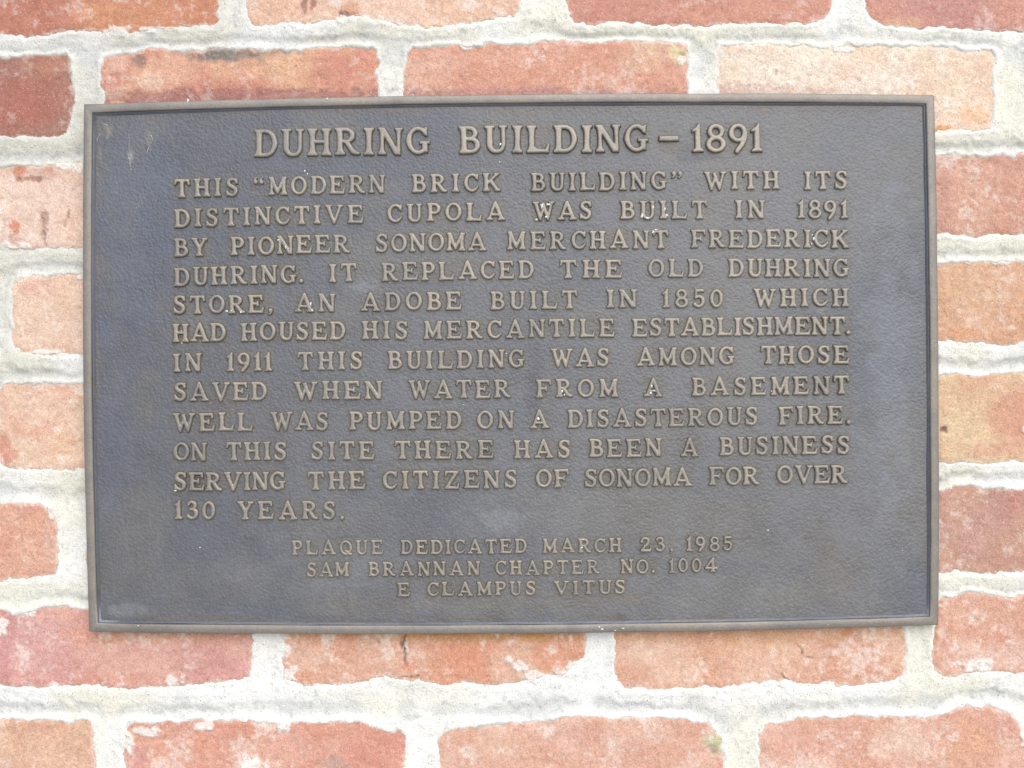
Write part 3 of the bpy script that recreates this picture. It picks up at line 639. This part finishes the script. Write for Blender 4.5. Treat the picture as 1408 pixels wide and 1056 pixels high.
G['U'] = (.84, [pol((.01, 1), (.37, 1), (.37, .935), (.29, .89), (.285, .3), (.09, .3), (.095, .89), (.01, .935)), pol((.55, 1), (.84, 1), (.84, .935), (.77, .89), (.765, .3), (.63, .3), (.625, .89), (.55, .935)),
                 cur([(.187, .36, .195), (.20, .22, .19), (.30, .09, .15), (.44, .055, .125), (.58, .09, .13), (.675, .2, .135), (.697, .36, .135)])])
G['O'] = (.90, [arc(.45, .5, .355, .445, 0, 360, .185, .12, 40)])
G['Q'] = (.92, [arc(.45, .5, .355, .445, 0, 360, .185, .12, 40), cur([(.42, .28, .10), (.56, .22, .12), (.68, .06, .13), (.86, .02, .08)])])
G['C'] = (.80, [arc(.44, .5, .345, .445, 50, 305, .185, .12, 30), pol((.66, .72), (.77, .66), (.79, .98), (.72, .98), (.60, .88)), cur([(.62, .13, .10), (.70, .2, .09), (.75, .27, .07)])])
G['G'] = (.86, [arc(.44, .5, .345, .445, 50, 300, .185, .12, 30), pol((.66, .72), (.77, .66), (.79, .98), (.72, .98), (.60, .88)), pol((.60, .10), (.78, .06), (.78, .44), (.60, .44)), pol((.50, .46), (.86, .46), (.86, .38), (.50, .38))])
G['S'] = (.72, [cur([(.60, .80, .13), (.50, .925, .115), (.34, .945, .12), (.185, .87, .16), (.15, .72, .18), (.24, .59, .18), (.42, .50, .19), (.555, .38, .185), (.56, .22, .18), (.46, .085, .14), (.30, .055, .12), (.16, .12, .12), (.10, .22, .11)], 8),
                pol((.56, .70), (.65, .70), (.64, .98), (.585, .98), (.52, .86)), pol((.10, .33), (.02, .33), (.04, .02), (.10, .02), (.17, .14))])
G['Z'] = (.86, [pol((.06, .885), (.80, .885), (.80, 1), (.06, 1)), pol((.06, 0), (.80, 0), (.80, .115), (.06, .115)), bar(.70, .93, .14, .06, .17), pol((.04, .70), (.10, .70), (.19, .92), (.08, .98)), pol((.68, .1), (.79, .02), (.85, .30), (.79, .30))])
G['1'] = (.46, [pol((.14, 0), (.34, 0), (.335, .92), (.34, 1.03), (.27, 1.03), (.17, .90), (.03, .80), (.03, .73), (.15, .76)), foot(.24, 0, .2)])
G['8'] = (.74, [arc(.37, .745, .225, .215, 0, 360, .16, .12, 30), arc(.37, .275, .275, .235, 0, 360, .175, .12, 30)])
G['9'] = (.72, [arc(.35, .68, .25, .275, 0, 360, .175, .12, 30), cur([(.60, .70, .17), (.60, .50, .17), (.50, .27, .16), (.33, .05, .15), (.30, .0, .14)])])
G['0'] = (.74, [arc(.37, .5, .27, .445, 0, 360, .18, .12, 36)])
G['5'] = (.70, [pol((.13, .86), (.62, .87), (.62, 1), (.13, 1)), pol((.11, .48), (.21, .52), (.22, .95), (.13, .95)), cur([(.16, .52, .09), (.30, .60, .11), (.46, .57, .14), (.565, .44, .18), (.56, .24, .18), (.44, .09, .14), (.28, .05, .12), (.12, .12, .12)]), ('C', [(.11, .16, .17), (.12, .17, .17)])])
G['3'] = (.70, [cur([(.12, .82, .12), (.22, .93, .12), (.36, .945, .12), (.50, .86, .15), (.50, .70, .15), (.40, .58, .12), (.26, .54, .10), (.40, .52, .11), (.55, .42, .17), (.57, .25, .18), (.46, .09, .14), (.30, .05, .12), (.14, .12, .12)]), ('C', [(.11, .17, .15), (.12, .18, .15)]), ('C', [(.13, .81, .13), (.14, .82, .13)])])
G['2'] = (.80, [cur([(.12, .72, .15), (.20, .90, .12), (.38, .945, .12), (.56, .87, .16), (.58, .68, .17), (.46, .48, .15), (.28, .30, .14), (.12, .10, .12)]), pol((.04, 0), (.74, 0), (.76, .24), (.70, .24), (.66, .15), (.16, .15), (.06, .1)), ('C', [(.13, .70, .17), (.14, .70, .17)])])
G['4'] = (.92, [pol((.02, .22), (.90, .22), (.90, .34), (.02, .34)), bar(.08, .30, .58, .98, .10, .12), pol((.48, .0), (.68, 0), (.68, 1.02), (.56, 1.02), (.48, .9)), foot(.58, 0, .18), pol((.82, .14), (.90, .16), (.90, .40), (.84, .40))])
G['.'] = (.20, [('C', [(.10, .085, .20), (.105, .085, .20)])])
G[','] = (.24, [('C', [(.14, .10, .19), (.145, .10, .19)]), cur([(.19, .08, .10), (.15, -.06, .07), (.06, -.13, .03)])])
G['-'] = (.70, [pol((0, .41), (.70, .41), (.70, .58), (0, .58))])
G['“'] = (.66, [('C', [(.14, .76, .20), (.145, .76, .20)]), cur([(.08, .78, .11), (.11, .91, .08), (.22, 1.0, .04)]), ('C', [(.48, .76, .20), (.485, .76, .20)]), cur([(.42, .78, .11), (.45, .91, .08), (.56, 1.0, .04)])])
G['”'] = (.66, [('C', [(.16, .93, .20), (.165, .93, .20)]), cur([(.22, .91, .11), (.19, .78, .08), (.08, .68, .04)]), ('C', [(.50, .93, .20), (.505, .93, .20)]), cur([(.56, .91, .11), (.53, .78, .08), (.42, .68, .04)])])

def glyph_sdf(x, y, shapes):
    d = np.full(x.shape, 9.0)
    for kind, pts in shapes:
        if kind == 'P': d = np.minimum(d, poly_sdf(x, y, pts))
        else:
            for (ax, ay, aw), (bx, by, bw) in zip(pts[:-1], pts[1:]):
                ex, ey = bx - ax, by - ay; L = ex * ex + ey * ey
                t = np.clip(((x - ax) * ex + (y - ay) * ey) / (L if L > 1e-12 else 1), 0, 1)
                d = np.minimum(d, np.hypot(x - ax - ex * t, y - ay - ey * t) - (aw + (bw - aw) * t) / 2)
    return d
GM = {}
def glyph_mesh(ch, cls):
    if (ch, cls) in GM: return GM[ch, cls]
    wd, shapes = G[ch]
    g, fl, cap = {'head': (.024, .028, 37.2), 'body': (.034, .036, 24.6), 'small': (.042, .044, 19.0)}[cls]
    relief = {'head': .0022, 'body': .0017, 'small': .0014}[cls]
    xs = np.arange(-.10, wd + .10, g); ys = np.arange(1.18, -.24, -g)
    X, Y = np.meshgrid(xs, ys)
    d = glyph_sdf(X, Y, shapes)
    d = d - {'head': .020, 'body': .034, 'small': .036}[cls] + .006 * fbm(X * 100, Y * 100, 14, 2, ord(ch) % 97)
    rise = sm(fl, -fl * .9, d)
    # top gently domed
    z = -0.0004 + (relief + .0004) * rise + .00018 * sm(0, -.10, d)
    lim = fl + g * .9
    cell = (d[:-1, :-1] < lim) & (d[1:, :-1] < lim) & (d[:-1, 1:] < lim) & (d[1:, 1:] < lim)
    used, q = grid_cells(cell)
    k = cap * S * (DIST - H_PANEL - relief) / DIST
    co = np.stack([(X.ravel()[used] - wd / 2) * k, -z.ravel()[used], Y.ravel()[used] * k], 1)
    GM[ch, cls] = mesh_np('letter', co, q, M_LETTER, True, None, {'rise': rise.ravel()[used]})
    return GM[ch, cls]

# line: size class, cap height, baseline (x, y) x3, words (text, x0, x1)
LINES = [
 ('head', 37.0, ((350,215.3),(700,209.6),(1050,207.6)), [('DUHRING',349,590.5),('BUILDING',632,891),('-',907,933.5),('1891',951,1049.5)]),
 ('body', 24.4, ((240,271.4),(700,262.4),(1165,260.0)), [('THIS',239.5,328),('“',348.5,364),('MODERN',369,529),('BRICK',566.8,687.7),('BUILDING',730.5,916.5),('”',922.5,939),('WITH',969,1071.5),('ITS',1106,1166)]),
 ('body', 24.4, ((240,312.0),(700,302.5),(1165,299.8)), [('DISTINCTIVE',239.5,498.6),('CUPOLA',532.7,694.5),('WAS',733,814),('BUILT',853.6,972.5),('IN',1011.8,1052),('1891',1096.4,1166.8)]),
 ('body', 24.4, ((240,353.0),(700,343.2),(1165,340.2)), [('BY',239,284.5),('PIONEER',317.5,481),('SONOMA',516,668.4),('MERCHANT',697.3,919.5),('FREDERICK',950.5,1167.3)]),
 ('body', 24.4, ((240,392.8),(700,383.2),(1165,380.5)), [('DUHRING.',238.6,416.4),('IT',452.3,490),('REPLACED',525,734),('THE',770,855.5),('OLD',891.4,966.8),('DUHRING',1002,1167.3)]),
 ('body', 24.4, ((240,431.6),(700,424.8),(1165,420.8)), [('STORE,',238,373.6),('AN',405,460.7),('ADOBE',496.4,634.3),('BUILT',674.5,793.4),('IN',834.3,876),('1850',910.5,994.5),('WHICH',1036,1167.3)]),
 ('body', 24.4, ((240,469.6),(700,464.4),(1165,459.8)), [('HAD',237.3,310),('HOUSED',331.6,474.3),('HIS',498.2,561),('MERCANTILE',582.7,845),('ESTABLISHMENT.',869.5,1169.5)]),
 ('body', 24.4, ((240,510.8),(700,505.4),(1165,499.2)), [('IN',238,276),('1911',310.7,374.3),('THIS',409.5,499),('BUILDING',533.4,720.7),('WAS',757.7,838),('AMONG',875.5,1010),('THOSE',1046.4,1168)]),
 ('body', 24.4, ((240,550.8),(700,546.8),(1165,541.6)), [('SAVED',238.6,366),('WHEN',404,525.5),('WATER',561.6,702.5),('FROM',737.7,850),('A',886,911),('BASEMENT',952,1168)]),
 ('body', 24.4, ((240,592.6),(700,589.0),(1165,582.6)), [('WELL',238,347),('WAS',372,451.6),('PUMPED',480,634.3),('ON',656.4,706.6),('A',729,754.8),('DISASTEROUS',781,1042.5),('FIRE.',1071.4,1169.5)]),
 ('body', 24.4, ((240,633.2),(700,630.0),(1165,623.6)), [('ON',238.6,283.4),('THIS',310.7,394),('SITE',427.3,514),('THERE',542.3,678.6),('HAS',707.7,784.3),('BEEN',810.5,910),('A',936.8,960.5),('BUSINESS',990,1169.5)]),
 ('body', 24.4, ((240,674.2),(700,671.0),(1165,663.8)), [('SERVING',239,391.8),('THE',422.7,502.3),('CITIZENS',526.6,711),('OF',736.6,782.7),('SONOMA',803.6,951),('FOR',975.5,1045),('OVER',1068.6,1165.7)]),
 ('body', 24.4, ((240,713.8),(700,713.0),(1165,706.0)), [('130',239.5,295.5),('YEARS.',326,473)]),
 ('small', 19.2, ((400,762.6),(700,761.0),(1000,757.2)), [('PLAQUE',401.6,526.6),('DEDICATED',550.9,724.3),('MARCH',746,854.2),('23,',880,925.5),('1985',943.2,1008)]),
 ('small', 19.0, ((400,793.0),(700,790.8),(1000,786.4)), [('SAM',422,480),('BRANNAN',506.8,659.6),('CHAPTER',681,824.8),('NO.',853.9,900),('1004',919.8,986.8)]),
 ('small', 18.6, ((550,819.8),(700,818.6),(860,816.6)), [('E',546.6,563.7),('CLAMPUS',587,737),('VITUS',762,860.5)]),
]
lrng = random.Random(11)
letters = []      # (char, class, centre x, baseline y, x scale, tilt)
for cls, cap, bl, words in LINES:
    (xa, ya), (xb, yb), (xc, yc) = bl
    def base(x):
        return ya * (x - xb) * (x - xc) / ((xa - xb) * (xa - xc)) + yb * (x - xa) * (x - xc) / ((xb - xa) * (xb - xc)) + yc * (x - xa) * (x - xb) / ((xc - xa) * (xc - xb))
    for txt, x0, x1 in words:
        ws = [G[c][0] * cap for c in txt]; n = len(txt); tot = sum(ws)
        if n == 1: sc = (x1 - x0) / tot; gap = 0
        else:
            sc = 1.0; gap = (x1 - x0 - tot) / (n - 1)
            mn = cap * .07
            if gap < mn: sc = (x1 - x0 - mn * (n - 1)) / tot; gap = mn
            if gap > cap * .28: sc = min(1.1, (x1 - x0 - cap * .28 * (n - 1)) / tot); gap = (x1 - x0 - tot * sc) / (n - 1)
        if cls == 'body' or cls == 'small':
            sc0 = sc
        x = x0
        for c, w in zip(txt, ws):
            cx = x + w * sc / 2
            letters.append((c, cls, cx + lrng.uniform(-.4, .4), base(cx) + lrng.uniform(-.5, .5), sc, lrng.uniform(-1.2, 1.2), cap))
            x += w * sc + gap
def build_letters():
    todo = sorted(range(len(letters)), key=lambda i: -letters[i][6] * (1 if letters[i][0] not in '.,“”-' else .95))
    single = set(todo[:300]); rest = []
    for i, (c, cls, cx, by, sc, tl, cap) in enumerate(letters):
        me = glyph_mesh(c, cls); kk = cap / {'head': 37.2, 'body': 24.6, 'small': 19.0}[cls]
        relief = {'head': .0022, 'body': .0017, 'small': .0014}[cls]
        x, z = P(cx, by, H_PANEL + relief)
        rot = math.radians(tl)
        if i in single:
            o = link('letter', me, plaque)
            o.location = (float(x), -H_PANEL, float(z)); o.rotation_euler = (0, rot, 0); o.scale = (kk * sc, 1, kk)
        else: rest.append((me, float(x), float(z), rot, kk * sc, kk))
    cos, qs, rs, off = [], [], [], 0
    for me, x, z, rot, sx, sz in rest:
        n = len(me.vertices); co = np.empty(n * 3, np.float32); me.vertices.foreach_get('co', co); co = co.reshape(-1, 3)
        q = np.empty(len(me.loops), np.int32); me.loops.foreach_get('vertex_index', q)
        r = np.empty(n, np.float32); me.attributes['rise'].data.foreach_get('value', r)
        lx, lz = co[:, 0] * sx, co[:, 2] * sz
        c_, s_ = math.cos(rot), math.sin(rot)
        cos.append(np.stack([x + lx * c_ + lz * s_, -H_PANEL + co[:, 1], z - lx * s_ + lz * c_], 1))
        qs.append(q.reshape(-1, 4) + off); rs.append(r); off += n
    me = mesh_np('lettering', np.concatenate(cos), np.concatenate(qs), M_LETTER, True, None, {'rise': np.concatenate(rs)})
    o = link('lettering', me, plaque); o['kind'] = 'stuff'
    print('letters', len(letters), 'single', len(single))
build_letters()

# ---- the recessed field
SCUFF_SHEEN = [(149,180,7,12,(150,141,122),.45),(205,192,6,12,(150,140,120),.4),(138,205,3,22,(140,128,108),.4),(180,215,5,10,(190,190,190),.5),(300,560,50,40,(112,106,104),.5),(330,610,90,50,(110,104,102),.35),  # soft scuffs and stains, plus pale and bluish blotches of painted sheen
 (500,395,30,14,(138,142,152),.5),(1130,425,8,5,(150,152,154),.7),(1150,790,40,60,(112,106,100),.4),(1130,740,20,30,(100,94,90),.5),(856,856,14,8,(80,66,58),.6),(855,846,14,5,(84,70,60),.6),
 (690,715,40,16,(140,142,148),.4),(180,838,36,9,(134,136,140),.5),(730,545,10,34,(84,82,92),.5),(735,490,14,30,(90,88,98),.4),(1000,820,160,40,(124,120,114),.35),(860,700,170,40,(126,124,120),.3),(640,830,260,16,(122,114,104),.35),(150,600,30,160,(92,96,116),.35),(190,330,60,160,(88,98,122),.4),
 (1225,500,36,240,(130,136,148),.35),(450,780,120,50,(126,126,130),.3),(960,210,40,12,(84,82,92),.5),(625,322,24,9,(120,116,112),.5)]
def build_panel():
    step = 2.4
    xs = np.arange(122, 1286, step); ys = np.arange(136, 868, step)
    # fit the grid into the bowed outline
    u = (xs - xs[0]) / (xs[-1] - xs[0]); v = (ys - ys[0]) / (ys[-1] - ys[0])
    ins = 13.4
    top = np.array([outline(ins, t, 0) for t in u]); bot = np.array([outline(ins, 1 - t, 2) for t in u])
    rgt = np.array([outline(ins, t, 1) for t in v]); lef = np.array([outline(ins, 1 - t, 3) for t in v])
    U, V = np.meshgrid(u, v)
    # Coons patch
    def cn(k):
        a = (1 - V) * top[:, k][None] + V * bot[:, k][None] + (1 - U) * lef[:, k][:, None] + U * rgt[:, k][:, None]
        b = (1 - U) * (1 - V) * top[0, k] + U * (1 - V) * top[-1, k] + (1 - U) * V * bot[0, k] + U * V * bot[-1, k]
        return a - b
    X, Y = cn(0), cn(1)
    z = H_PANEL + fbm(X, Y, 200, 3, 600) * .0003 + fbm(X, Y, 40, 3, 601) * .00012
    east = sm(200, 1250, X + .5 * Y)[..., None]; base = alb((93, 95, 103)) * (1 - east) + alb((112, 113, 117)) * east; blue = alb((89, 94, 105)); brown = alb((116, 113, 109));  # lighter to the right and foot: sheen painted into the base colour
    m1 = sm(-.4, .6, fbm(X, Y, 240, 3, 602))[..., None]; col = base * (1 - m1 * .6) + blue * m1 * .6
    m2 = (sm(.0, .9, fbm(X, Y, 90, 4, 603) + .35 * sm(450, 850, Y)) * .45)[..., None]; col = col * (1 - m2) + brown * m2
    for q in SCUFF_SHEEN:
        w_ = (sm(1.3, .3, blob(X, Y, q) + fbm(X, Y, 20, 4, 605) * .5) * q[5])[..., None]; col = col * (1 - w_) + alb(q[4]) * w_
    # brown bloom left round the letters
    halo = np.zeros(X.shape); hb = alb((106, 100, 92))
    for c, cls, cx, by, sc, tl, cap in letters:
        hw = G[c][0] * cap * .5
        ix0, ix1 = np.searchsorted(xs, [cx - hw - 16, cx + hw + 16]); iy0, iy1 = np.searchsorted(ys, [by - cap - 16, by + 16])
        sl_ = (slice(max(0, iy0 - 3), iy1 + 3), slice(max(0, ix0 - 3), ix1 + 3))
        dx = np.maximum(np.abs(X[sl_] - cx) - hw, 0); dy = np.maximum(np.abs(Y[sl_] - (by - cap / 2)) - cap / 2, 0)
        halo[sl_] = np.maximum(halo[sl_], sm(6.5, 0.0, np.hypot(dx, dy)))
    w_ = (halo * np.clip(.38 + .35 * fbm(X, Y, 50, 3, 606), 0, 1))[..., None]; col = col * (1 - w_) + hb * w_
    # browner band along all edges of the panel
    e = np.minimum(np.minimum(X - 128, 1280 - X), np.minimum(Y - 148, 856 - Y))
    w_ = (sm(12, 0, e + 6 * fbm(X, Y, 30, 3, 607)) * .45)[..., None]; col = col * (1 - w_) + alb((112, 100, 92)) * w_
    used, q = grid_cells(np.ones((len(ys) - 1, len(xs) - 1), bool))
    x, zz = P(X.ravel(), Y.ravel(), H_PANEL)
    # the border is surveyed at its face, so its foot lies a little further in
    co = np.stack([x, -z.ravel(), zz], 1)
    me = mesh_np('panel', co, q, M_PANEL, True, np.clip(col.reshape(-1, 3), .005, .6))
    link('panel', me, plaque)
build_panel()

# ---- drops of white paint and pale scuffs on the casting
DROPS = [(745,283,3.2,4.5),(754,281,3.5,2.2),(738,302,2.0,1.8),(751,298,2,2.6),(883,296,2.2,3.6),(898,285,2.0,4.0),(890,300,3.6,1.8),(914,288,1.8,5.0),(917,296,2.2,2.4),(899,305,1.5,1),(898,319,2.4,2.6),(902,316,3.6,1.6),
 (1117,323,1.6,2.2),(1119,328,2.2,3.0),(1116,335,1.5,1.8),(312,428,2.6,1.8),(318,427,1.6,1.6),(331,429,1.8,1.5),(427,418,1.2,4.0),(429,426,1.2,3.0),(250,472,1.8,1.5),(249,455,1.2,1.0),(773,538,2.2,2.8),(776,543,1.6,1.4),
 (740,576,2.3,2.9),(896,531,2.2,4.2),(895,540,2.8,2.2),(899,537,1.4,1.4),(383,330,2.6,1.6),(393,340,1.4,3),(241,675,2.6,1.2),(275,753,1.8,1.4),(419,235,1.6,1.8),(423,239,1.4,1.6),(770,366,1.2,1.0),(794,365,1.6,1.0),(687,223,1.3,1.5),(688,198,1.6,2.2),
 (1056,729,1.8,1.6),(1241,757,1.3,.8),(824,862,1.8,2.0),(857,864,2.4,2.0),(846,867,1.6,1.4),(828,865,2.2,1.6),(1138,859,1.2,1.4),(190,860,1.6,1.5),(696,486,1.1,1.1),(637,556,1.2,1.0),(800,753,1.8,2.2),(802,742,2.6,.9),(1061,538,1.3,1.6),(886,750,1,1),(1030,330,1.0,1.0),(804,318,.9,.9),
 (258,138,1.6,3.6),(450,136,2,2),(960,135,1.2,1.2),(870,135,1,1.2),(1001,487,.9,1),(1175,664,1.2,.8),(467,538,1.2,1.0),(835,395,.9,1.0)]
def build_drops():
    r = random.Random(3)
    for x, y, rx, ry in DROPS:
        on_border = y > 856 or y < 142
        on_letter = False
        for c, cls, cx, by, sc, tl, cap in letters:
            if abs(x - cx) < G[c][0] * cap / 2 + 1 and by - cap - 2 < y < by + 2: on_letter = True; rise_ = {'head': .0022, 'body': .0017, 'small': .0014}[cls]
        h = H_FRAME if on_border else (H_PANEL + (rise_ if on_letter else 0))
        n = 12; co = []
        jag = [r.uniform(.4, 1.15) for _ in range(n)]
        for k, f in ((0, 1.0), (1, .62)):
            for i in range(n):
                a = 2 * math.pi * i / n; j = jag[i]
                px, pz = P(x + rx * f * j * math.cos(a), y + ry * f * j * math.sin(a), h)
                co.append((float(px), -(h + (-.0006 if k == 0 else .00035)), float(pz)))
        px, pz = P(x, y, h); co.append((float(px), -(h + .0005), float(pz)))
        me = bpy.data.meshes.new('paint_drop')
        faces = [(i, i + n, (i + 1) % n + n, (i + 1) % n) for i in range(n)] + [(i + n, 2 * n, (i + 1) % n + n) for i in range(n)]
        me.from_pydata(co, [], faces); me.materials.append(M_DROP)
        me.polygons.foreach_set('use_smooth', [True] * len(faces)); me.update()
        link('paint_drop', me, plaque)
SCR = [([(486,518),(496,520),(508,519),(518,515),(528,509),(538,504)], 1.0), ([(503,517),(514,518),(524,513)], 1.0), ([(448,646),(458,643),(466,636),(472,630)], .9), ([(447,645),(453,649)], .9),
 ([(316,300),(324,301),(330,306)], .8), ([(165,330),(178,305),(190,285),(193,265)], .8), ([(174,285),(183,280),(190,288)], .8), ([(176,180),(178,192),(177,206)], 1.1), ([(176,210),(178,222),(180,234)], 1.6), ([(189,260),(192,272)], .7),
 ([(694,672),(706,675),(700,684)], .7), ([(690,692),(706,694)], .8), ([(910,795),(918,789)], 1.3), ([(904,799),(908,796)], 1.0), ([(477,808),(478,816)], .7), ([(862,330),(868,338)], .5), ([(330,195),(328,205)], .6), ([(876,704),(890,704)], .5), ([(1166,661),(1182,664)], .5),
 ([(702,298),(705,312)], .4), ([(600,508),(612,503)], .5), ([(140,170),(148,172),(150,182),(146,192)], 1.6), ([(133,195),(137,182),(140,172)], 1.2), ([(206,184),(210,192),(204,204),(200,214)], 1.3)]
def build_scuffs():
    r = random.Random(8)
    for pts, hw in SCR:
        pp = []
        for a, b in zip(pts[:-1], pts[1:]):
            n = max(2, int(math.dist(a, b) / 2))
            for k in range(n): pp.append((a[0] + (b[0] - a[0]) * k / n, a[1] + (b[1] - a[1]) * k / n))
        pp.append(pts[-1]); co = []; m = len(pp)
        for i, (x, y) in enumerate(pp):
            a = pp[max(0, i - 1)]; b = pp[min(m - 1, i + 1)]; dx, dy = b[0] - a[0], b[1] - a[1]; L = math.hypot(dx, dy) or 1
            w = hw * r.uniform(.35, 1.2) * (0.3 if i in (0, m - 1) else 1); x += r.uniform(-.5, .5); y += r.uniform(-.5, .5)
            for s_, hh in ((-1, -.0007), (0, .00028), (1, -.0007)):
                px, pz = P(x - dy / L * w * s_, y + dx / L * w * s_, H_PANEL); co.append((float(px), -(H_PANEL + hh), float(pz)))
        faces = [(3 * i + k, 3 * i + k + 1, 3 * i + k + 4, 3 * i + k + 3) for i in range(m - 1) for k in (0, 1)]
        me = bpy.data.meshes.new('scuff'); me.from_pydata(co, [], faces); me.materials.append(M_SCUFF); me.update()
        link('scuff', me, plaque)
build_drops(); build_scuffs()
